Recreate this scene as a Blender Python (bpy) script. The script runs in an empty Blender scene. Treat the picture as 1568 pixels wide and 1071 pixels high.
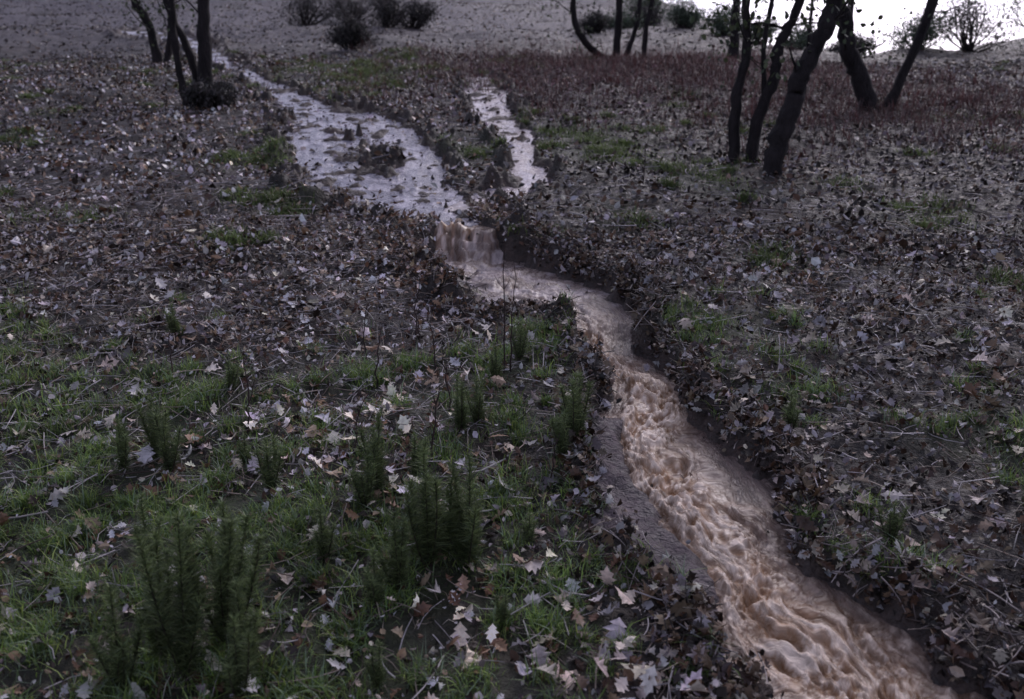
import bpy, math, numpy as np
from mathutils import Vector
rng=np.random.default_rng(7)
H=1.53; S=math.tan(math.radians(12))
# ------------------------------------------------------------ helpers
def _h(ix,iy,seed):
    n=(ix.astype(np.int64)*374761393+iy.astype(np.int64)*668265263+seed*1442695041)&0xffffffff
    n=((n^(n>>13))*1274126177)&0xffffffff
    n=n^(n>>16)
    return (n&0xffffff)/float(0xffffff)
def vnoise(x,y,seed=0):
    ix=np.floor(x);iy=np.floor(y);fx=x-ix;fy=y-iy
    fx=fx*fx*(3-2*fx);fy=fy*fy*(3-2*fy)
    a=_h(ix,iy,seed);b=_h(ix+1,iy,seed);c=_h(ix,iy+1,seed);d=_h(ix+1,iy+1,seed)
    return (a+(b-a)*fx)*(1-fy)+(c+(d-c)*fx)*fy
def fbm(x,y,oct=4,seed=0):
    t=0;a=.5;n=0
    for i in range(oct):
        xr=x*.8-y*.6;yr=x*.6+y*.8
        t=t+a*vnoise(xr,yr,seed+i*17);n+=a;a*=.5;x=xr*2.03+3.1;y=yr*2.03+1.7
    return t/n
def an(x,y,oct=3,seed=0):
    t=0;a=.5;n=0
    for i in range(oct):
        t=t+a*vnoise(x,y,seed+i*17);n+=a;a*=.5;x=x*2.03+3.1;y=y*2.03+1.7
    return t/n
def sst(a,b,x):
    t=np.clip((x-a)/(b-a),0,1);return t*t*(3-2*t)
def make_mesh(name,V,faces,mat,col=None,flow=None,smooth=True,parent=None):
    me=bpy.data.meshes.new(name)
    V=np.asarray(V,dtype=np.float32)
    if not isinstance(faces,list): faces=[faces]
    faces=[np.asarray(f,dtype=np.int32) for f in faces if len(f)]
    loops=np.concatenate([f.ravel() for f in faces])
    tot=np.concatenate([np.full(len(f),f.shape[1],dtype=np.int32) for f in faces])
    st=np.concatenate([[0],np.cumsum(tot)[:-1]]).astype(np.int32)
    me.vertices.add(len(V));me.vertices.foreach_set('co',V.ravel())
    me.loops.add(len(loops));me.loops.foreach_set('vertex_index',loops)
    me.polygons.add(len(tot));me.polygons.foreach_set('loop_start',st);me.polygons.foreach_set('loop_total',tot)
    me.polygons.foreach_set('use_smooth',np.full(len(tot),smooth))
    me.update(calc_edges=True)
    if col is not None:
        c=np.ones((len(V),4),dtype=np.float32);c[:,:3]=col
        a=me.attributes.new('Col','FLOAT_COLOR','POINT');a.data.foreach_set('color',c.ravel())
    if flow is not None:
        a=me.attributes.new('flow','FLOAT_VECTOR','POINT');a.data.foreach_set('vector',np.asarray(flow,dtype=np.float32).ravel())
    me.materials.append(mat)
    ob=bpy.data.objects.new(name,me);bpy.context.collection.objects.link(ob)
    if parent: ob.parent=parent
    return ob
def mat_new(name,rough=.6,spec=.5,noise_scale=30,nlo=.6,nhi=1.3,bump=0.0,bscale=80,bdist=.01,coord='Object',trans=0,vscale=(1,1,1),rough2=None):
    m=bpy.data.materials.new(name);m.use_nodes=True;nt=m.node_tree;N=nt.nodes;L=nt.links
    b=N['Principled BSDF']
    at=N.new('ShaderNodeAttribute');at.attribute_name='Col';src=at.outputs['Color']
    if coord=='flow':
        tc=N.new('ShaderNodeAttribute');tc.attribute_name='flow';cs=tc.outputs['Vector']
    else:
        tc=N.new('ShaderNodeTexCoord');cs=tc.outputs['Object']
    mp=N.new('ShaderNodeMapping');mp.inputs['Scale'].default_value=vscale;L.new(cs,mp.inputs[0])
    no=N.new('ShaderNodeTexNoise');no.inputs['Scale'].default_value=noise_scale;no.inputs['Detail'].default_value=6;no.inputs['Roughness'].default_value=.65
    L.new(mp.outputs[0],no.inputs['Vector'])
    mr=N.new('ShaderNodeMapRange');mr.inputs['From Min'].default_value=.3;mr.inputs['From Max'].default_value=.7
    mr.inputs['To Min'].default_value=nlo;mr.inputs['To Max'].default_value=nhi;L.new(no.outputs[0],mr.inputs[0])
    vm=N.new('ShaderNodeVectorMath');vm.operation='SCALE';L.new(src,vm.inputs[0]);L.new(mr.outputs[0],vm.inputs['Scale'])
    L.new(vm.outputs[0],b.inputs['Base Color'])
    b.inputs['Roughness'].default_value=rough;b.inputs['Specular IOR Level'].default_value=spec
    if rough2 is not None:
        m2=N.new('ShaderNodeMapRange');m2.inputs['From Min'].default_value=.35;m2.inputs['From Max'].default_value=.65
        m2.inputs['To Min'].default_value=rough;m2.inputs['To Max'].default_value=rough2;L.new(no.outputs[0],m2.inputs[0]);L.new(m2.outputs[0],b.inputs['Roughness'])
    if bump>0:
        n2=N.new('ShaderNodeTexNoise');n2.inputs['Scale'].default_value=bscale;n2.inputs['Detail'].default_value=6
        n2.inputs['Distortion'].default_value=.6
        L.new(mp.outputs[0],n2.inputs['Vector'])
        bp=N.new('ShaderNodeBump');bp.inputs['Strength'].default_value=bump;bp.inputs['Distance'].default_value=bdist
        L.new(n2.outputs[0],bp.inputs['Height']);L.new(bp.outputs[0],b.inputs['Normal'])
    if trans>0:
        tr=N.new('ShaderNodeBsdfTranslucent');L.new(vm.outputs[0],tr.inputs['Color'])
        mx=N.new('ShaderNodeMixShader');mx.inputs[0].default_value=trans
        L.new(b.outputs[0],mx.inputs[1]);L.new(tr.outputs[0],mx.inputs[2]);L.new(mx.outputs[0],N['Material Output'].inputs['Surface'])
    return m
# ------------------------------------------------------------ stream paths  (x, y, half width, depth below hillside)
lower=[(-.35,5.5,.10,.012),(-.35,5.40,.11,.1),(-.345,5.32,.14,.165),(-.31,5.2,.21,.155),(-.27,5.08,.26,.15),(-.13,4.82,.31,.12),(.07,4.51,.33,.09),(.30,4.25,.24,.07),(.40,4.07,.16,.07),(.415,3.95,.135,.10),(.43,3.8,.135,.09),(.49,3.53,.12,.06),(.52,3.42,.12,.05),(.51,3.31,.14,.07),(.49,3.09,.17,.055),(.51,2.86,.20,.045),(.55,2.67,.23,.04),(.57,2.49,.22,.04),(.58,2.34,.185,.04),(.62,2.2,.17,.04),(.69,2.08,.185,.04),(.75,1.96,.21,.04),(.79,1.82,.24,.04),(.82,1.68,.27,.04),(.88,1.3,.30,.04),(.95,.6,.32,.04),(1.05,-1,.35,.04),(1.1,-3,.35,.04)]
upL=[(-8.5,21,.5,.02),(-6.33,18.11,.5,.015),(-5.2,15.6,.2,.015),(-4.3,13.74,.24,.015),(-3.6,12.5,.13,.015),(-2.95,11.62,.16,.015),(-2.41,10.29,.25,.015),(-1.81,9.15,.40,.015),(-1.67,8.19,.30,.015),(-1.47,7.24,.24,.015),(-1.14,6.52,.33,.015),(-.75,6.11,.39,.015),(-.49,5.75,.29,.015),(-.36,5.55,.13,.012),(-.35,5.45,.11,.012)]
loop=[(-1.81,9.3,.2,.015),(-1.475,9.05,.25,.015),(-1.11,8.19,.24,.015),(-.76,7.37,.19,.015),(-.68,6.78,.17,.015),(-.60,6.2,.2,.015)]
upR=[(-.55,12.6,.12,.02),(-.46,12.12,.18,.02),(-.29,10.53,.22,.02),(-.22,9.3,.2,.02),(0,8.45,.16,.02),(.08,7.76,.12,.02),(.09,7.12,.13,.025),(.15,6.64,.15,.03),(-.01,6.26,.15,.025),(-.2,6.05,.13,.02),(-.42,5.8,.14,.015)]
core=[(-.35,5.4,.1),(-.3,5.1,.18),(-.05,4.75,.15),(.1,4.4,.18),(.3,4.1,.11),(.32,3.9,.07),(.36,3.63,.08),(.52,3.36,.09),(.57,3.2,.09),(.45,3.0,.085),(.49,2.72,.10),(.56,2.46,.11),(.61,2.2,.10),(.65,2.04,.12),(.72,1.91,.15),(.77,1.77,.18),(.82,1.6,.2),(.88,1.2,.22),(1,0,.22)]
CY=np.array([c[1] for c in core])[::-1];CX=np.array([c[0] for c in core])[::-1]
def dens(P,kind,wav=0):
    P=np.array(P,float);seg=np.hypot(*(P[1:,:2]-P[:-1,:2]).T);s=np.concatenate([[0],np.cumsum(seg)])
    n=int(s[-1]/.025)+2;t=np.linspace(0,s[-1],n)
    Q=np.stack([np.interp(t,s,P[:,i]) for i in range(P.shape[1])],1)
    if wav>0:
        Q[:,0]+= wav*(fbm(t*2.2,t*0+kind*9,3,5)-.5)
    T=np.gradient(Q[:,:2],axis=0)
    ker=np.ones(15)/15
    T=np.stack([np.convolve(np.pad(T[:,i],7,mode='edge'),ker,'valid') for i in (0,1)],1)
    T/=np.linalg.norm(T,axis=1)[:,None]+1e-9
    return np.column_stack([Q[:,0],Q[:,1],Q[:,2],Q[:,3] if P.shape[1]>3 else t*0,t+kind*31,T,np.full(n,kind)])
SAM=np.concatenate([dens(lower,1),dens(upL,0,.12),dens(loop,0.05,.12),dens(upR,.6,.10)])
CORE=dens(core,2)
def query(SA,x,y):
    x=np.asarray(x,float);y=np.asarray(y,float);n=len(x)
    r=np.full(n,9.);dep=np.zeros(n);s=np.zeros(n);l=np.zeros(n);k=np.zeros(n)
    cand=np.where((y<22)&(x>-9.5)&(x<2.2)&(y>-3.5)&((x>-2.2)|(y>7)))[0]
    cand=cand[np.argsort(y[cand],kind='stable')]
    for i in range(0,len(cand),4000):
        c=cand[i:i+4000];y0=y[c[0]];y1=y[c[-1]]
        sa=SA[(SA[:,1]>y0-.9)&(SA[:,1]<y1+.9)]
        if not len(sa): continue
        xm=(x[c]>sa[:,0].min()-.9)&(x[c]<sa[:,0].max()+.9);c=c[xm]
        if not len(c): continue
        dx=x[c][:,None]-sa[None,:,0];dy=y[c][:,None]-sa[None,:,1]
        d=np.sqrt(dx*dx+dy*dy)/sa[None,:,2]
        j=d.argmin(1);ii=np.arange(len(c))
        r[c]=d[ii,j];dep[c]=sa[j,3];k[c]=sa[j,7]
        s[c]=sa[j,4]+dx[ii,j]*sa[j,5]+dy[ii,j]*sa[j,6]
        l[c]=-dx[ii,j]*sa[j,6]+dy[ii,j]*sa[j,5]
    return r,dep,s,l,k
def base(x,y):
    az=x/np.maximum(y,3)
    y0=np.interp(az,[0,.115,.15,.207,.257,.38,.55],[75,48,31,22,14.5,12,15])
    d=np.maximum(0,y-y0)
    z=S*y-np.where(d<22,.01*d*d,.01*22*22+.44*(d-22))
    z=np.maximum(z,-14+.5*fbm(x*.05,y*.05,3))
    z=z+(fbm(x*.35,y*.35,3,40)-.5)*.5*np.clip((y-6)/10,0,1)
    return z
def bump(x,y):
    return (fbm(x*1.6,y*1.6,3,3)-.5)*.10+(fbm(x*9,y*9,3,8)-.5)*.05
def shape(x,y):
    r,dep,s,l,k=query(SAM,x,y)
    e=(fbm(x*7,y*7,4,21)-.5)+.6*(fbm(x*22,y*22,2,22)-.5)
    rr=r+np.where(r<4,e*np.where(k>.9,.75,1.3),0)
    yf=5.43+.20*(fbm(x*9,x*0+3,3,61)-.5)+.06*(fbm(x*30,y*4,2,62)-.5)-.3*np.abs(x+.34)*(np.abs(x+.34)<.4)
    d_=yf-y
    st=.35*sst(0,.04,d_)+.30*sst(.06,.10,d_-.07*(fbm(x*16,y*0,2,64)-.5))+.35*sst(.11,.19,d_-.06*(fbm(x*20,y*0+4,2,65)-.5))
    nf=(y>5.05)&(y<5.8)&(r<3)
    tgt=np.maximum(dep,.155)*(y>5.25)+dep*(y<=5.25)
    dep=np.where(nf,.012+(tgt-.012)*st,dep)
    return rr,dep,s,l,k
def mudbar(x,y,sh):
    """sediment bar along the inner side of the lower bend"""
    cxx=np.interp(y,CY,CX)+ .11*(fbm(y*4,x*3,3,73)-.5)+.05*(fbm(y*16,x*16,2,74)-.5)
    side=sst(.07,.12,cxx-x)
    return side*sst(2.0,2.2,y)*(1-sst(3.05,3.2,y))*(sh[4]>.9)*(sh[0]<1.3)
def ground_z(x,y,sh=None):
    rr,dep,s,l,k=sh if sh is not None else shape(x,y)
    m=1-sst(.80,1.34,rr)
    up=(k<.9)
    lump=np.where(up,np.clip(fbm(x*8,y*8,4,77)-.52,-.1,1)*.16,0)
    mb=mudbar(x,y,(rr,dep,s,l,k))
    carve=m*(dep+.022-mb*(.036+.012*fbm(x*18,y*18,3,75)))-m*lump
    lip=np.exp(-((rr-1.4)/.26)**2)*(.005+.10*sst(.45,.72,fbm(x*6,y*6,3,29)))*(rr<3)*(1-.7*sst(3.4,3.0,y))
    return base(x,y)+bump(x,y)*(1-.75*m)-carve+lip
def gz(x,y): return ground_z(np.atleast_1d(np.asarray(x,float)),np.atleast_1d(np.asarray(y,float)))
# ------------------------------------------------------------ green patches
GP=[(.67,8.05,.63,.9),(-2.05,13,.9,1.4),(-1.86,7.4,.25,.35),(-1.45,5.8,.2,.25),(-.35,7.6,.33,.5),(.68,5.64,.22,.25),(.91,3.84,.28,.22),(1.42,4.74,.2,.15),(1.07,3.22,.12,.12),(.18,3.75,.15,.12),(-.57,3.39,.26,.15),(-.06,3.45,.25,.2),(-.2,3.07,.25,.2),(-1.2,3.12,.3,.25),(-1.18,2.76,.25,.25),(-.65,2.25,.3,.25),(-.44,1.91,.3,.2),(-.29,2.2,.25,.2),(-.03,2.46,.16,.12),(.03,2.12,.13,.1),(.30,2.17,.1,.06),(-.78,2.0,.25,.25),(.98,2.25,.12,.15),(.47,1.81,.08,.07),(.1,1.98,.12,.08),(.78,3.45,.12,.10),(-1.4,2.2,.4,.5),(1.7,2.9,.25,.2),(-2.4,3.4,.5,.4),(2.6,5.5,.3,.3),(-.9,2.5,.3,.2),(1.5,6.5,.3,.3),(-.2,1.8,.2,.12)]
def green(x,y):
    g=np.zeros(len(x))
    for a,b,c,d in GP:
        g=np.maximum(g,np.exp(-(((x-a)/c)**2+((y-b)/d)**2)*.8))
    return g
# ------------------------------------------------------------ ground
ys=[-3.0]
while ys[-1]<420:
    y=ys[-1]
    ys.append(y+(.05 if y<1.2 else max(.011,.0032*(y+.3)) if y<22 else .03*y))
ys=np.array(ys)
a1=np.linspace(-.9,.9,760);a2=np.geomspace(.9,4,40)[1:]
aa=np.concatenate([-a2[::-1],a1,a2])
A,Y=np.meshgrid(aa,ys);X=A*(Y+4)*.82
nx=len(aa);ny=len(ys)
x=X.ravel();y=Y.ravel()
sh=shape(x,y)
z=ground_z(x,y,sh)
def grid_faces(ny,nx):
    i=np.arange(ny*nx).reshape(ny,nx)
    return np.stack([i[:-1,:-1].ravel(),i[:-1,1:].ravel(),i[1:,1:].ravel(),i[1:,:-1].ravel()],1)
n1=sst(.3,.7,fbm(x*3,y*3,4,50))[:,None];n2=fbm(x*.5,y*.5,3,60)[:,None]
soil=np.array([.024,.018,.016])*(1-n1)+np.array([.050,.038,.034])*n1
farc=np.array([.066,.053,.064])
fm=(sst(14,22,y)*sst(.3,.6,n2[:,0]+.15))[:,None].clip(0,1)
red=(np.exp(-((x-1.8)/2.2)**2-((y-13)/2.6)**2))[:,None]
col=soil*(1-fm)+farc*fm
col=col*(1-.6*red)+np.array([.06,.028,.028])*.6*red
g=green(x,y)[:,None]
col=col*(1-.65*g)+np.array([.045,.062,.02])*.65*g
wet=(1-sst(1.0,1.5,sh[0]))[:,None]
wc=np.array([.060,.042,.036])*(.5+fbm(x*14,y*14,3,99)[:,None])
col=col*(1-wet)+wc*wet
mb=mudbar(x,y,sh)[:,None]
col=col*(1-mb)+np.array([.105,.080,.085])*(.5+.9*fbm(x*9,y*9,4,98)[:,None])*mb
M_ground=mat_new('wet_soil',rough=.45,rough2=.85,noise_scale=22,nlo=.4,nhi=1.6,bump=1.0,bscale=60,bdist=.02)
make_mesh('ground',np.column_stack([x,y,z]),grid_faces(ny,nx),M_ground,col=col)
# ------------------------------------------------------------ water
wy=[-3.0]
while wy[-1]<21: wy.append(wy[-1]+(.03 if wy[-1]<1 else max(.0055,.0026*wy[-1])))
wy=np.array(wy)
wa=np.linspace(-.52,.57,1150)
A,Y=np.meshgrid(wa,wy);X=A*(Y*.95+1.2)
x=X.ravel();y=Y.ravel()
rr,dep,s,l,k=shape(x,y)
rc=query(CORE,x,y)[0]+(fbm(x*9,y*9,3,71)-.5)*.9
low=(k>.9).astype(float)
pool=sst(3.9,4.5,y)*(1-sst(5.2,5.35,y))*low
cf=np.exp(-np.maximum(rc,0)**2.2*.55)*low
wob=(fbm(s*2.2,l*4,3,5)-.5)*.30+(fbm(s*7,l*7,3,6)-.5)*.12+(fbm(s*22,l*22,2,9)-.5)*.018
lw=l+wob
sw=s+(fbm(s*5,l*12,2,7)-.5)*.10
n_a=1-np.abs(2*an(sw*3.2,lw*15,3,11)-1)
n_b=1-np.abs(2*an(sw*9,lw*30+sw*4,3,12)-1)
n_c=fbm(s*30,l*36,4,13)
chop=sst(.40,.62,fbm(s*4.5,l*9,3,17))          # broken, frothy stretches between the smooth tongues
step=s/.42+(fbm(s*1.5,l*5,3,44)-.5)*1.6
f=step-np.floor(step);stair=np.where(f<.75,f/.75,(1-f)/.25);stair=stair*stair*(3-2*stair)
act=.06+1.0*cf
tur=low*((n_a-.7)*.042+(n_b-.7)*.022+(n_c-.5)*(.010+.040*chop))*act*(1-.45*pool)+low*cf*.010+low*(stair-.5)*.022*cf
tur+=low*(1-cf)*(fbm(s*8,l*16,3,14)-.5)*.010
tur+=(1-low)*((fbm(s*9,l*14,3,15)-.5)*.014)
wz=base(x,y)+bump(x,y)*.25-dep+tur-.004
crest=sst(.64,.88,n_a*.45+n_b*.45+(n_c-.5)*(.25+.7*chop)+.05)
post=np.exp(-((f-.04)/.20)**2)+np.exp(-((f-1.0)/.14)**2)
fine=sst(.38,.64,an(s*20+lw*3,lw*80,3,88))
speck=sst(.50,.68,fbm(x*62,y*62,4,89))
t=((crest*(.30+.7*(fine*(1-.5*chop)+speck*.5*chop))+post*.6*speck*(.5+.5*fine)+.30*speck*chop+.10*fine)*cf+.10*crest*speck).clip(0,1)[:,None]
mudc=np.array([.12,.085,.075]);corec=np.array([.27,.145,.068]);foam=np.array([.82,.67,.55])
cl=mudc*(1-cf[:,None])+corec*cf[:,None]
cl=cl*(.5+1.0*an(s*5,lw*24,3,31)[:,None])
cl=cl*(1-t*.92)+foam*t*.92
fallm=(sst(5.20,5.26,y)*(1-sst(5.46,5.54,y))*(dep>.025)*low)[:,None]
fs=sst(.35,.65,an(x*45,y*6,3,55))[:,None];fz=sst(.42,.64,fbm(x*40,y*26,3,56))[:,None]
cl=cl*(1-.85*fallm)+(np.array([.27,.165,.115])*(.45+.7*fs)+np.array([.55,.48,.45])*fz*(.35+.65*fs))*.85*fallm
pm=pool[:,None]
pf=sst(.42,.62,fbm(s*14,l*18,4,57))[:,None]
cl=cl*(1-.6*pm)+(np.array([.17,.135,.13])*(1-pf)+np.array([.54,.47,.48])*pf)*.6*pm
ul=np.array([.18,.17,.22]);ur=np.array([.36,.29,.29])
kk=(k[:,None]/.6).clip(0,1)
cu=ul*(1-kk)+ur*kk
fu=sst(.42,.70,fbm(s*9,l*22,4,18))[:,None]
cu=cu*(.6+.6*fbm(s*4,l*9,3,19)[:,None])*(1-.6*fu)+np.array([.58,.53,.60])*.6*fu
c=np.where(low[:,None]>.5,cl,cu)
keep=(rr<1.34)
F=grid_faces(len(wy),len(wa));fk=keep[F].all(1);F=F[fk]
u,inv=np.unique(F,return_inverse=True);F=inv.reshape(-1,4)
M_water=mat_new('muddy_water',rough=.14,rough2=.42,spec=.38,noise_scale=1,nlo=.75,nhi=1.3,bump=.8,bscale=1.4,bdist=.010,coord='flow',vscale=(26,58,1))
make_mesh('stream_water',np.column_stack([x,y,wz])[u],F,M_water,col=c[u],flow=np.column_stack([s,lw,s*0])[u])
# ------------------------------------------------------------ leaf litter
def rot_inst(T,pos,L,yaw,t1,t2,wid,k1,k2,slope=math.radians(12)):
    u=(T[:,0]-.5)[None,:];v=T[:,1][None,:]
    X=u*L[:,None]+0*v;Y=v*(L*wid)[:,None];Z=(k1[:,None]*v*v*4+k2[:,None]*u*u*4)*L[:,None]*.35
    c,s=np.cos(t1)[:,None],np.sin(t1)[:,None];Y,Z=Y*c-Z*s,Y*s+Z*c
    c,s=np.cos(t2)[:,None],np.sin(t2)[:,None];X,Z=X*c+Z*s,-X*s+Z*c
    c,s=np.cos(yaw)[:,None],np.sin(yaw)[:,None];X,Y=X*c-Y*s,X*s+Y*c
    c,s=math.cos(slope),math.sin(slope);Y,Z=Y*c-Z*s,Y*s+Z*c
    P=np.stack([X,Y,Z],2)+pos[:,None,:]
    return P.reshape(-1,3)
def inst_faces(F,K,n):
    F=np.asarray(F);return (F[None,:,:]+(np.arange(n)*K)[:,None,None]).reshape(-1,F.shape[1])
ts=[0,.1,.22,.32,.46,.56,.7,.8,1.0];ws=[.02,.07,.27,.16,.42,.20,.30,.13,0]
mid=[(t,0) for t in ts];lf=[(t+(.05 if w>.2 else 0),w) for t,w in zip(ts[1:-1],ws[1:-1])];rt=[(a,-b) for a,b in lf]
LT=np.array(mid+lf+rt);nm=len(ts)
q=[];tri=[(0,1,nm),(0,nm+7,1)]
for i in range(1,7): q.append((i,i+1,nm+i,nm+i-1));q.append((i,nm+7+i-1,nm+7+i,i+1))
tri+=[(7,8,nm+6),(7,nm+13,8)]
DT=np.array([(0,0),(1,0),(.38,.33),(.72,.25),(.3,-.3),(.68,-.28)])
DF=[(0,1,3,2),(0,4,5,1)]
PAL=np.array([[.56,.51,.52],[.30,.21,.14],[.15,.08,.045],[.08,.040,.025],[.026,.017,.013],[.70,.60,.49],[.20,.165,.17]])
def palette(n,p):
    i=rng.choice(len(PAL),n,p=np.array(p)/sum(p));c=PAL[i]*rng.uniform(.7,1.3,(n,1))*rng.uniform(.93,1.07,(n,3));return c
def scatter(n,y0,y1,wa=.78,wb=.7):
    Y=rng.uniform(y0,y1,n*2);w=(wa*Y+wb);keep=rng.uniform(0,wa*y1+wb,n*2)<w;Y=Y[keep][:n];w=w[keep][:n]
    X=rng.uniform(-1,1,len(Y))*w
    return X,Y
M_leaf=mat_new('wet_dead_leaves',rough=.38,rough2=.7,noise_scale=60,nlo=.65,nhi=1.3)
def litter(name,n,y0,y1,Lm,T,F,p,tilt=.45,curl=.8,lmax=2.0,XY=None,bank=False,bright=1.0,pile=.012):
    X,Y=scatter(n,y0,y1) if XY is None else XY
    sh=shape(X,Y);rr,k=sh[0],sh[4]
    g=green(X,Y)
    cl=fbm(X*2.6,Y*2.6,4,91)
    mbr=mudbar(X,Y,sh)
    if bank: pr=((rr>1.0)&(rr<1.8)&(k>.9))*(.25+.75*sst(.38,.6,fbm(X*5,Y*5,2,29)))*np.where(mbr>.3,.1,1)+((rr>.9)&(rr<1.6)&(k<=.9))*.35
    else: pr=np.where(rr<1.0,np.where(k>.9,0.008,.13),np.where(mbr>.3,.12,1.0))*(1-.5*g)*(.6+.4*sst(.36,.56,cl))
    kp=rng.uniform(0,1,len(X))<pr
    X,Y=X[kp],Y[kp];sh=tuple(a[kp] for a in sh);n=len(X)
    L=Lm*np.minimum(rng.lognormal(0,.35,n),lmax)
    t1=rng.normal(0,tilt,n);t2=rng.normal(0,tilt,n)
    Z=ground_z(X,Y,sh)+.004+rng.uniform(0,pile,n)+np.abs(np.sin(t2))*L*.3+np.abs(np.sin(t1))*L*.12
    wl=base(X,Y)-sh[1]+.008;Z=np.where(sh[0]<1.05,np.maximum(Z,wl),Z)
    P=rot_inst(T,np.column_stack([X,Y,Z]),L,rng.uniform(0,6.28,n),t1,t2,rng.uniform(.7,1.2,n),rng.normal(.3,curl,n),rng.normal(.1,curl*.6,n))
    C=palette(n,p)
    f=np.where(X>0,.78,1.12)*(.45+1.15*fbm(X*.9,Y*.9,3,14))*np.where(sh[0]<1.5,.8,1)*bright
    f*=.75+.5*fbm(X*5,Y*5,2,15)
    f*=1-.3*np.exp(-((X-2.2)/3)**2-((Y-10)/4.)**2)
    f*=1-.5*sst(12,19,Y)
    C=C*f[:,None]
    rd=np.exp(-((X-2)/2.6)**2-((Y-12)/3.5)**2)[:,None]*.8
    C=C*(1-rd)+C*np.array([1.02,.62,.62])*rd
    Ff=[inst_faces(f_,len(T),n) for f_ in F]
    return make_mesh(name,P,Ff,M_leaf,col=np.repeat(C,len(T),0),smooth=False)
p_near=[4,2.2,2.8,3,5.5,.7,1.4]
litter('leaf_litter',18000,1.0,5.2,.034,LT,[q,tri],p_near,tilt=.5)
litter('leaf_litter',62000,1.0,5.6,.018,DT,[DF],p_near,tilt=.7)
litter('leaf_litter',110000,4.6,15,.034,DT,[DF],[4.5,2.2,2.5,3,6,.5,1.4],tilt=.6)
litter('leaf_litter',60000,14,36,.05,DT,[DF],[.5,1,2,4,5,.0,3],tilt=.3)
litter('bank_leaf_debris',28000,1.0,6.0,.034,LT,[q,tri],[2,2.5,3,2.5,2.5,.8,1],tilt=.7,bank=True,pile=.05,XY=(rng.uniform(-1.2,1.6,28000),rng.uniform(1,6,28000)))
litter('bank_leaf_debris',60000,1.0,6.0,.018,DT,[DF],[2.5,2.5,3,2.5,2.5,.8,1],tilt=.9,bank=True,pile=.05,XY=(rng.uniform(-1.2,1.6,60000),rng.uniform(1,6,60000)))
litter('oak_leaf_scatter',800,1.2,4.5,.056,LT,[q,tri],[1.5,.8,.3,0,0,6,0],tilt=.4,lmax=1.4)
cl_=[(.13,2.12,.10),(-.17,1.99,.10),(-.1,1.9,.12),(-.75,3.0,.14),(-.6,2.55,.17),(-.35,2.9,.12),(.3,2.0,.12),(.35,1.85,.12),(-.35,2.45,.07),(-.95,2.75,.14),(.1,1.8,.15),(.45,1.72,.08),(.95,3.05,.15),(1.1,2.75,.14),(1.35,4.2,.2),(1.6,3.6,.2),(.62,3.75,.10),(.72,3.2,.10)]
cx=np.concatenate([rng.normal(a,c*1.2,22) for a,b,c in cl_]);cy=np.concatenate([rng.normal(b,c*.9,22) for a,b,c in cl_])
litter('oak_leaf_scatter',0,0,0,.050,LT,[q,tri],[1.5,1.4,1.0,0,0,6,0],tilt=.55,lmax=1.5,XY=(cx,cy),bright=1.2,pile=.03)
# ------------------------------------------------------------ twigs and straw
def sticks(name,n,y0,y1,l0,l1,rad,cols,mat,xf=None,tilt=.18,off=.01,XY=None,bk=False):
    X,Y=scatter(n,y0,y1) if XY is None else XY
    if xf is not None:
        kp=rng.uniform(0,1,len(X))<xf(X,Y);X,Y=X[kp],Y[kp]
    sh=shape(X,Y)
    if bk: kp=(sh[0]>1.1)&(sh[0]<1.8)&(sh[4]>.9)&(mudbar(X,Y,sh)<.2)
    else: kp=(sh[0]>1.5)|(sh[4]<.5)&(rng.uniform(0,1,len(X))<.2)
    X,Y=X[kp],Y[kp];n=len(X)
    L=rng.uniform(l0,l1,n);yaw=rng.uniform(0,6.28,n);el=rng.normal(0,tilt,n);bend=rng.normal(0,.13,n)
    R=rad*rng.uniform(.6,1.5,n)
    Z=gz(X,Y)+off+rng.uniform(0,.015,n)
    K=4;V=np.zeros((n,K,3,3))
    for i in range(K):
        t=i/(K-1)-.5
        a=yaw+bend*t*3
        px=X+np.cos(a)*L*t;py=Y+np.sin(a)*L*t
        pz=Z+S*(py-Y)+np.sin(el)*L*t
        r=R*(1-.35*i/(K-1))
        for j in range(3):
            ph=j*2.094
            V[:,i,j,0]=px-np.sin(yaw)*np.cos(ph)*r;V[:,i,j,1]=py+np.cos(yaw)*np.cos(ph)*r;V[:,i,j,2]=pz+np.sin(ph)*r
    F=[]
    for i in range(K-1):
        for j in range(3): F.append((i*3+j,i*3+(j+1)%3,(i+1)*3+(j+1)%3,(i+1)*3+j))
    C=np.array(cols)[rng.integers(0,len(cols),n)]*rng.uniform(.7,1.3,(n,1))
    return make_mesh(name,V.reshape(-1,3),inst_faces(F,12,n),mat,col=np.repeat(C,12,0),smooth=True)
M_twig=mat_new('twig_bark',rough=.6,noise_scale=40)
sticks('fallen_twigs',17000,1.0,6.5,.03,.18,.0018,[(.52,.47,.46),(.30,.24,.2),(.09,.06,.05),(.44,.40,.41)],M_twig,xf=lambda a,b:np.where(a<-.1,np.where(b<2.6,.4,1),.4),tilt=.12)
sticks('fallen_twigs',350,2.4,8,.15,.32,.003,[(.34,.31,.31),(.10,.08,.075)],M_twig,xf=lambda a,b:np.where(a<0,1,.3),tilt=.05,off=.010)
sticks('fallen_twigs',7000,5,16,.08,.3,.0034,[(.32,.29,.31),(.14,.11,.10),(.04,.03,.025)],M_twig,tilt=.12)
sticks('bank_twigs',0,0,0,.05,.17,.0022,[(.34,.29,.28),(.12,.09,.08),(.04,.03,.025)],M_twig,tilt=.45,off=.015,XY=(rng.uniform(-1,1.5,9000),rng.uniform(1.8,6,9000)),bk=True)
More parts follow.
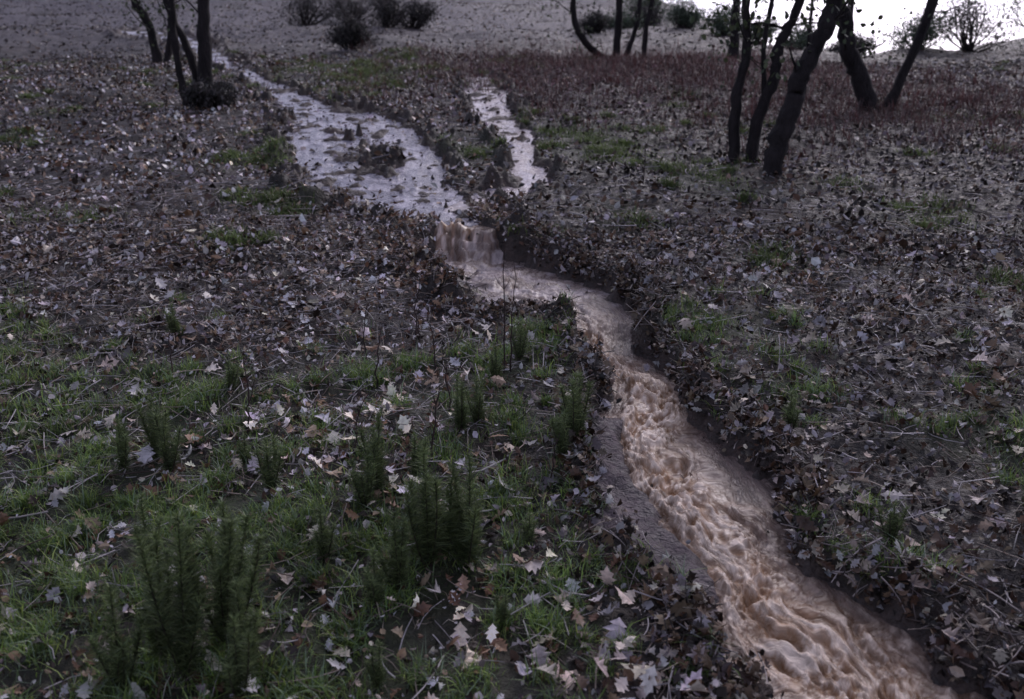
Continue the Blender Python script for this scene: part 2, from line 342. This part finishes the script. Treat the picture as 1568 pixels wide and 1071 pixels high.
# ------------------------------------------------------------ grass blades
def blades(name,X,Y,h,w,lean,cols,mat,zoff=0):
    n=len(X);Z=gz(X,Y)-.004+zoff
    yaw=rng.uniform(0,6.28,n);fa=yaw+1.57+rng.normal(0,.5,n)
    P=np.zeros((n,5,3));lx=np.cos(fa)*lean*h;ly=np.sin(fa)*lean*h
    for idx,(t,sg) in enumerate([(0,-1),(0,1),(.55,-.8),(.55,.8),(1,0)]):
        P[:,idx,0]=X+np.cos(yaw)*w*sg*.5+lx*t**1.7
        P[:,idx,1]=Y+np.sin(yaw)*w*sg*.5+ly*t**1.7
        P[:,idx,2]=Z+h*t*(1-.35*lean*t)
    C=np.array(cols)[rng.integers(0,len(cols),n)]*rng.uniform(.6,1.4,(n,1))*(.65+.75*fbm(X*4,Y*4,2,66))[:,None]
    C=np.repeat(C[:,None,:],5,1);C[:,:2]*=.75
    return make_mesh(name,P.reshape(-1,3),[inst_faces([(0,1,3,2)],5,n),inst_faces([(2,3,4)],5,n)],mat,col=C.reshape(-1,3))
M_grass=mat_new('grass_blades',rough=.5,noise_scale=8,nlo=.7,nhi=1.3,trans=.3)
def tufted(n,y0,y1,nt,sp):
    X,Y=scatter(nt,y0,y1)
    g=green(X,Y);ba=sst(.50,.72,fbm(X*1.7,Y*1.7,3,33))*np.where(X>.4,.10,.25)
    left=((X<.25)&(Y<3.2))*.2
    kp=rng.uniform(0,1,len(X))<np.clip(g*np.where(X>.4,.8,1.2)+ba+left,0,1);X,Y=X[kp],Y[kp]
    i=rng.integers(0,len(X),n);R=rng.lognormal(0,.4,len(X))[i]*sp
    x=X[i]+rng.normal(0,1,n)*R;y=Y[i]+rng.normal(0,1,n)*R
    sh=shape(x,y);kp=(sh[0]>1.2)
    return x[kp],y[kp]
G1=[(.20,.30,.07),(.15,.24,.065),(.30,.38,.10),(.15,.21,.09),(.23,.31,.20)]
x_,y_=tufted(120000,1.0,4.3,2600,.024)
n=len(x_);blades('grass',x_,y_,rng.lognormal(-3.3,.42,n),rng.uniform(.0018,.0040,n),rng.uniform(.2,1.3,n),G1,M_grass)
x_,y_=tufted(80000,4,15,2800,.06)
n=len(x_);blades('grass',x_,y_,rng.lognormal(-3.1,.35,n),rng.uniform(.004,.009,n),rng.uniform(.3,1.2,n),[(.13,.18,.055),(.10,.145,.05),(.18,.22,.085)],M_grass)
X,Y=scatter(17000,1.2,6);kp=rng.uniform(0,1,len(X))<np.where(X<-.3,np.where(Y<2.6,.45,1),.3);X,Y=X[kp],Y[kp];sh=shape(X,Y);kp=sh[0]>1.3;X,Y=X[kp],Y[kp];n=len(X)
blades('dry_grass',X,Y,rng.uniform(.03,.10,n),rng.uniform(.0018,.0034,n),rng.uniform(.5,1.8,n),[(.38,.32,.25),(.22,.18,.14),(.50,.46,.42)],M_grass)
n=26000
i=rng.integers(0,1100,n);cx=rng.normal(1.7,1.9,1100);cy=rng.normal(13,1.8,1100);cx2=rng.normal(4.2,1.5,1100);cy2=rng.normal(9.5,1.3,1100)
sel=rng.uniform(0,1,1100)<.3;cx=np.where(sel,cx2,cx);cy=np.where(sel,cy2,cy)
X=cx[i]+rng.normal(0,.12,n);Y=cy[i]+rng.normal(0,.12,n);kp=(Y>7);X,Y=X[kp],Y[kp];n=len(X)
blades('dry_brush',X,Y,rng.uniform(.04,.24,n),rng.uniform(.004,.009,n),rng.uniform(.2,1.2,n),[(.13,.052,.052),(.10,.043,.043),(.055,.035,.036),(.13,.09,.085)],M_grass)
# ------------------------------------------------------------ needle-leaved seedlings
M_needle=mat_new('needle_foliage',rough=.55,noise_scale=10,nlo=.7,nhi=1.3,trans=.2)
def seedling(x,y,h,spread=.30,dens=1.0,col=((.14,.18,.07),(.09,.125,.055),(.20,.25,.10))):
    z=float(gz(x,y)[0]);V=[];F4=[];C=[]
    stems=[]
    nst=int(rng.integers(5,9))
    for i in range(nst):
        a=rng.uniform(0,6.28);hh=h*(1 if i==0 else rng.uniform(.4,.95));ln=hh*spread*(0.15 if i==0 else rng.uniform(.4,1.3))
        stems.append((a,hh,ln,rng.uniform(-.7,.7)))
    P=[];D=[];Ls=[];Tt=[]
    for a,hh,ln,tw in stems:
        m=int(hh*2000*dens)
        t=rng.uniform(.05,1,m)**.85
        px=x+np.cos(a+tw*t)*ln*t**.8;py=y+np.sin(a+tw*t)*ln*t**.8;pz=z+hh*t
        ph=rng.uniform(0,6.28,m);el=rng.uniform(0,1.15,m)
        P.append(np.column_stack([px,py,pz]));D.append(np.column_stack([np.cos(ph)*np.cos(el),np.sin(ph)*np.cos(el),np.sin(el)]))
        Ls.append((.044*(1-.5*t)+.006)*rng.uniform(.5,1.4,m)*(h/.3)**.5);Tt.append(t)
        prev=None
        for j in range(7):
            tt=j/6;cx=x+math.cos(a+tw*tt)*ln*tt**.8;cy=y+math.sin(a+tw*tt)*ln*tt**.8;cz=z-.01+hh*tt;r=.0028*(1-.7*tt)
            b=len(V)
            for q_ in range(4): V.append((cx+math.cos(q_*1.571)*r,cy+math.sin(q_*1.571)*r,cz));C.append((.05,.035,.03))
            if j: F4+= [(prev+q_,prev+(q_+1)%4,b+(q_+1)%4,b+q_) for q_ in range(4)]
            prev=b
    P=np.concatenate(P);D=np.concatenate(D);Ls=np.concatenate(Ls);Tt=np.concatenate(Tt);m=len(P)
    sd=np.cross(D,rng.normal(size=(m,3)));sd/=np.linalg.norm(sd,axis=1)[:,None]+1e-9
    w=.0013*(h/.3)**.3
    N=np.stack([P-sd*w,P+sd*w,P+D*Ls[:,None]],1).reshape(-1,3)
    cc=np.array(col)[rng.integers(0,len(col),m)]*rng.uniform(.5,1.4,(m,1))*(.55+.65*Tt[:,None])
    b=len(V);V=np.concatenate([np.array(V),N]);C=np.concatenate([np.array(C),np.repeat(cc,3,0)])
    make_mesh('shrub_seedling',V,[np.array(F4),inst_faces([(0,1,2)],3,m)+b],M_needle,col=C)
for a in [(-.73,1.79,.40),(-.66,1.88,.36),(-.80,1.86,.32),(-.6,1.8,.24),(-.87,1.78,.26),(-.225,2.2,.34),(-.40,2.49,.25),(-.42,2.42,.17),(-.12,2.22,.32),(-.17,2.26,.22),(.20,2.8,.25),(.22,2.84,.22),(.17,2.72,.17),(-1.14,2.72,.22),(-1.08,2.65,.17),(-1.22,2.65,.18),(-1.43,3.7,.14),(-.175,2.88,.20),(.95,2.9,.14),(-.73,2.54,.17),(-.98,2.22,.2),(-.3,2.12,.22),(-.34,2.05,.16),(-.6,1.75,.2),(-1.5,2.3,.3),(-1.25,1.9,.28),(1.5,2.4,.22),(-.06,3.3,.14),(-.02,2.0,.1),(-1.05,3.2,.12),(.03,3.5,.16),(-.5,2.2,.16),(-.3,2.6,.15),(-.12,2.95,.17),(.05,2.3,.1),(-.85,2.7,.12),(1.05,2.3,.12),(-.3,1.8,.12)]:
    seedling(*a)
# ------------------------------------------------------------ tubes / trees
M_bark=mat_new('bark',rough=.85,spec=.25,noise_scale=14,nlo=.4,nhi=1.6,bump=.8,bscale=30,bdist=.03,vscale=(1,1,.3))
M_fol=mat_new('tree_foliage',rough=.55,noise_scale=3,nlo=.6,nhi=1.3,trans=.25)
DK=(.021,.017,.018)
class TB:
    def __init__(s): s.V=[];s.F=[];s.n=0;s.C=[]
    def tube(s,pts,rad,sides=10,col=DK):
        pts=np.array(pts,float);k=len(pts);T=np.gradient(pts,axis=0);T/=np.linalg.norm(T,axis=1)[:,None]+1e-9
        up=np.array([.3,.9,.1]);b0=s.n
        ph=np.arange(sides)*2*math.pi/sides
        prof=1+.10*np.sin(ph*3+rng.uniform(0,6))+.07*rng.normal(size=sides)
        for i in range(k):
            a=np.cross(T[i],up);a/=np.linalg.norm(a);b=np.cross(T[i],a)
            rr=rad[i]*(prof+.04*rng.normal(size=sides))
            s.V.append(pts[i]+np.outer(np.cos(ph)*rr,a)+np.outer(np.sin(ph)*rr,b));s.C.append(np.tile(np.array(col),(sides,1)));s.n+=sides
            if i:
                q0=b0+(i-1)*sides;q1=b0+i*sides
                s.F+=[(q0+j,q0+(j+1)%sides,q1+(j+1)%sides,q1+j) for j in range(sides)]
def smooth_path(P,n):
    P=np.array(P,float);t=np.linspace(0,len(P)-1,n);out=[]
    for u in t:
        i=min(int(u),len(P)-2);f=u-i;p0=P[max(i-1,0)];p1=P[i];p2=P[i+1];p3=P[min(i+2,len(P)-1)]
        out.append(.5*((2*p1)+(p2-p0)*f+(2*p0-5*p1+4*p2-p3)*f*f+(-p0+3*p1-3*p2+p3)*f**3))
    return np.array(out)
def tree(name,stems,fol=260,leaf=.05,col=DK,folc=((.05,.07,.035),(.07,.085,.045))):
    tb=TB();ends=[]
    def grow(p,d,L,r,lev):
        pts=[p];k=6
        for i in range(k):
            d=d+rng.normal(0,.2,3)+np.array([0,0,.04]);d/=np.linalg.norm(d);pts.append(pts[-1]+d*L/k)
        rs=np.linspace(r,r*.45,k+1);tb.tube(pts,rs,6 if lev>0 else 8,col)
        if lev>=2:
            ends.append(pts[-1]);ends.append(pts[3]);return
        for i in range(3):
            j=rng.integers(2,k+1);dd=d+rng.normal(0,.6,3);dd/=np.linalg.norm(dd)
            grow(pts[j],dd,L*rng.uniform(.5,.75),rs[j]*.7,lev+1)
    for (P,r0,r1) in stems:
        P=[np.array(p,float) for p in P];g=float(gz(P[0][0],P[0][1])[0])
        P=[np.array([p[0],p[1],p[2]+g]) for p in P]
        P[0][2]-=.12
        Q=smooth_path(P,6*len(P));Q[1:-1]+=rng.normal(0,r0*.10,(len(Q)-2,3))
        R=np.linspace(r0,r1,len(Q))*(1+.07*rng.normal(size=len(Q)));R[0]*=1.6;R[1]*=1.35;R[2]*=1.15
        tb.tube(Q,R,12,col)
        for i in range(5):
            j=int(rng.integers(len(Q)//4,len(Q)-2));dd=rng.normal(0,1,3);dd[2]=abs(dd[2])*.7+.3;dd/=np.linalg.norm(dd)
            grow(Q[j],dd,rng.uniform(.25,.8),r0*.16,2)
        d=Q[-1]-Q[-3];d/=np.linalg.norm(d)
        if r1>.006:
            for i in range(3):
                dd=d+rng.normal(0,.45,3);dd/=np.linalg.norm(dd);grow(Q[-1],dd,rng.uniform(.8,1.4),r1*.75,0)
    ob=make_mesh(name,np.concatenate(tb.V),np.array(tb.F),M_bark,col=np.concatenate(tb.C))
    if fol and ends:
        E=np.array(ends);n=fol*len(stems)*4;i=rng.integers(0,len(E),n)
        pos=E[i]+rng.normal(0,.15,(n,3))
        P=rot_inst(DT,pos,leaf*rng.uniform(.6,1.3,n),rng.uniform(0,6.28,n),rng.normal(0,1,n),rng.normal(0,1,n),np.ones(n),rng.normal(0,.5,n),rng.normal(0,.5,n),0)
        C=np.array(folc)[rng.integers(0,len(folc),n)]*rng.uniform(.6,1.3,(n,1))
        make_mesh('crown',P,inst_faces(DF,6,n),M_fol,col=np.repeat(C,6,0),smooth=False,parent=ob)
    return ob
tree('oak_tree',[([(1.80,7.34,0),(1.80,7.34,.5),(1.86,7.36,.85),(1.83,7.36,1.3),(1.9,7.4,1.8),(1.8,7.5,2.8)],.042,.026),
                 ([(1.90,7.24,0),(1.94,7.24,.3),(2.06,7.26,.65),(2.09,7.28,.9),(2.24,7.3,1.25),(2.45,7.4,2.3),(2.6,7.5,3.1)],.050,.028),
                 ([(1.93,7.3,0),(2.0,7.3,.5),(1.98,7.3,.9),(2.05,7.3,1.5),(2.1,7.3,2.6)],.022,.012)],)
tree('oak_tree',[([(1.95,6.85,-.02),(2.01,6.87,.22),(2.12,6.9,.5),(2.16,6.9,.72),(2.33,6.92,1.05),(2.40,6.95,1.4),(2.75,7,2.6),(2.8,7,3.4)],.085,.05)],)
tree('oak_tree',[([(3.80,9.6,-.05),(3.62,9.6,.3),(3.46,9.58,.6),(3.40,9.58,.9),(3.22,9.55,1.25),(3.0,9.5,2.2),(2.8,9.4,3.4)],.085,.05),
                 ([(3.9,9.7,0),(4.3,9.7,.9),(4.5,9.7,2.2),(4.4,9.7,3.6)],.055,.035)])
tree('oak_tree',[([(3.5,14.6,0),(3.48,14.6,1.2),(3.5,14.6,3),(3.6,14.6,5)],.075,.05)])
tree('oak_tree',[([(5.55,15.5,-.2),(5.6,15.5,1.2),(5.6,15.5,3),(5.5,15.6,5)],.06,.04),([(4.75,15,-.2),(4.78,15,1.2),(4.6,15,3),(4.7,15.3,5)],.03,.02)])
tree('oak_tree',[([(-3.43,10.29,0),(-3.42,10.3,.5),(-3.38,10.3,1.1),(-3.3,10.3,2.6),(-3.2,10.3,4)],.075,.04),
                 ([(-3.50,10.35,0),(-3.58,10.4,.45),(-3.75,10.4,.9),(-4.0,10.4,1.7),(-4.2,10.4,3)],.055,.025),
                 ([(-3.60,10.2,0),(-3.68,10.2,.5),(-3.70,10.2,1.2),(-3.6,10.2,2.8)],.045,.025)],)
tree('oak_tree',[([(-5.2,13.7,0),(-5.35,13.7,.6),(-5.6,13.7,1.2),(-5.9,13.7,3.6)],.075,.04),([(-5.1,13.6,0),(-4.95,13.6,.8),(-5.0,13.6,2.8)],.055,.03)])
tree('oak_tree',[([(1.69,15.4,0),(1.45,15.3,.08),(1.2,15.2,.28),(1.02,15.2,.6),(1.0,15.2,1.1),(1.05,15.3,2.5),(1.1,15.3,3.6)],.06,.035),
                 ([(1.72,15.4,0),(1.76,15.4,.9),(1.74,15.4,2.3),(1.8,15.4,3.4)],.07,.04),
                 ([(1.78,15.4,0),(2.0,15.4,.4),(2.1,15.4,1.0),(2.2,15.4,2.8)],.045,.03)])
tree('oak_tree',[([(2.07,14.6,0),(2.1,14.6,.5),(2.2,14.6,1.2),(2.1,14.6,3.2)],.045,.03)])
tree('oak_tree',[([(5.2,8.2,0),(5.2,8.2,1),(5.0,8.2,3)],.09,.05)])
def stem(x,y,h,lx):
    tb=TB();z=float(gz(x,y)[0]);pts=[(x+lx*t*t+rng.normal(0,.004),y,z-.01+h*t) for t in np.linspace(0,1,9)]
    tb.tube(pts,np.linspace(.0035,.0014,9),5,(.045,.03,.03))
    for i in range(7):
        p=np.array(pts[rng.integers(3,9)]);d=rng.normal(0,1,3);d[2]=abs(d[2])+.6;d/=np.linalg.norm(d);L=h*rng.uniform(.08,.2)
        tb.tube([p,p+d*L*.5,p+d*L+np.array([0,0,.01])],[.0014,.001,.0006],4,(.06,.04,.04))
    make_mesh('dry_stem',np.concatenate(tb.V),np.array(tb.F),M_bark,col=np.concatenate(tb.C))
for a in [(-.03,3.4,.55,.0),(-.01,3.42,.38,.02),(-.41,3.7,.26,.02),(-.38,3.6,.2,-.03),(-.52,3.3,.22,.02),(-.95,3.1,.24,-.02),(-.9,2.9,.2,.03),(-.25,2.7,.26,.02),(-.22,3.0,.22,-.02),(.12,2.6,.16,.02),(-.5,2.7,.2,.03),(1.9,4.2,.3,.03),(-1.3,3.3,.2,.0),(-.6,3.5,.25,.02),(-.3,3.4,.22,-.02),(.9,6.2,.35,.03),(1.3,8,.5,.03)]: stem(*a)
# ------------------------------------------------------------ distant shrubs
def shrub(x,y,rx,h,cols,n=3600,leaf=.045):
    z=float(gz(x,y)[0]);tb=TB()
    ends=[]
    for i in range(26):
        a=rng.uniform(0,6.28);q_=rng.uniform(.1,1.1);e=np.array([x+math.cos(a)*rx*q_*.8,y+math.sin(a)*rx*q_*.8,z+h*rng.uniform(.25,1.05)*(1-.35*q_)])
        b=np.array([x+rng.normal(0,.04),y+rng.normal(0,.04),z-.05]);m=(b+e)/2+np.array([0,0,-.05])+rng.normal(0,.05,3)
        tb.tube([b,m,e],[.02,.013,.004],5,(.05,.04,.04));ends+=[e,m*.4+e*.6]
    ob=make_mesh('shrub',np.concatenate(tb.V),np.array(tb.F),M_bark,col=np.concatenate(tb.C))
    E=np.array(ends);i=rng.integers(0,len(E),n);pos=E[i]+rng.normal(0,1,(n,3))*np.array([rx*.15,rx*.15,h*.12])
    pos[:,2]=np.maximum(pos[:,2],z)
    P=rot_inst(DT,pos,leaf*rng.uniform(.5,1.5,n),rng.uniform(0,6.28,n),rng.normal(0,1,n),rng.normal(0,1,n),np.ones(n)*.6,rng.normal(0,.5,n),rng.normal(0,.5,n),0)
    C=np.array(cols)[rng.integers(0,len(cols),n)]*rng.uniform(.6,1.4,(n,1))
    make_mesh('foliage',P,inst_faces(DF,6,n),M_fol,col=np.repeat(C,6,0),smooth=False,parent=ob)
dk=((.055,.05,.05),(.04,.042,.036),(.075,.064,.066));gr=((.11,.14,.10),(.08,.12,.07),(.14,.17,.13))
for a in [(-5.2,23.7,1.0,.9,dk),(-4.2,24.5,.9,.8,dk),(-2.7,15.85,.46,.5,dk),(-2.75,20.5,.65,.8,dk),(-2.2,21.0,.6,.6,dk),(1.75,19.7,.4,.45,dk),(3.7,20.0,.5,.55,gr),(4.3,18.8,.55,.6,gr),(4.9,18.6,.5,.55,gr),(3.1,22,.6,.5,dk),(5.6,18.0,.5,.6,gr),(6.4,17.5,.5,.4,dk),(3.5,24,.8,.8,gr),(-3.3,10.1,.35,.3,dk),(7.6,17.5,.7,.7,gr),(8.6,17.5,1.0,1.1,dk),(9.8,17,1.1,1.3,gr),(2.4,21,.55,.45,gr)]:
    shrub(*a)
# ------------------------------------------------------------ camera, light
cam=bpy.data.cameras.new('camera');co=bpy.data.objects.new('camera',cam);bpy.context.collection.objects.link(co)
co.location=(0,0,H);co.rotation_euler=(math.radians(90-12),0,0)
cam.sensor_width=36;cam.lens=36/1568*1358;cam.clip_start=.05;cam.clip_end=2000
cam.dof.use_dof=True;cam.dof.focus_distance=3.2;cam.dof.aperture_fstop=3.2
bpy.context.scene.camera=co
w=bpy.data.worlds.new('World');bpy.context.scene.world=w;w.use_nodes=True;nt=w.node_tree
sk=nt.nodes.new('ShaderNodeTexSky');sk.sky_type='NISHITA';sk.sun_disc=False
EL,RO=math.radians(38),math.radians(25)
sk.sun_elevation=EL;sk.sun_rotation=RO;sk.air_density=1.0;sk.dust_density=3.0;sk.ozone_density=1.5
hs=nt.nodes.new('ShaderNodeHueSaturation');hs.inputs['Saturation'].default_value=.45
nt.links.new(sk.outputs[0],hs.inputs['Color'])
mu=nt.nodes.new('ShaderNodeVectorMath');mu.operation='MULTIPLY';mu.inputs[1].default_value=(.98,.945,1.15)
nt.links.new(hs.outputs[0],mu.inputs[0])
nt.links.new(mu.outputs[0],nt.nodes['Background'].inputs['Color']);nt.nodes['Background'].inputs['Strength'].default_value=.145
sl=bpy.data.lights.new('sun','SUN');sl.energy=.7;sl.angle=math.radians(25);sl.color=(1,.95,.93)
so=bpy.data.objects.new('sun',sl);bpy.context.collection.objects.link(so)
d=Vector((math.sin(RO)*math.cos(EL),math.cos(RO)*math.cos(EL),math.sin(EL)))
so.rotation_euler=d.to_track_quat('Z','Y').to_euler()
sc=bpy.context.scene;sc.view_settings.view_transform='Standard';sc.view_settings.look='None';sc.view_settings.exposure=0
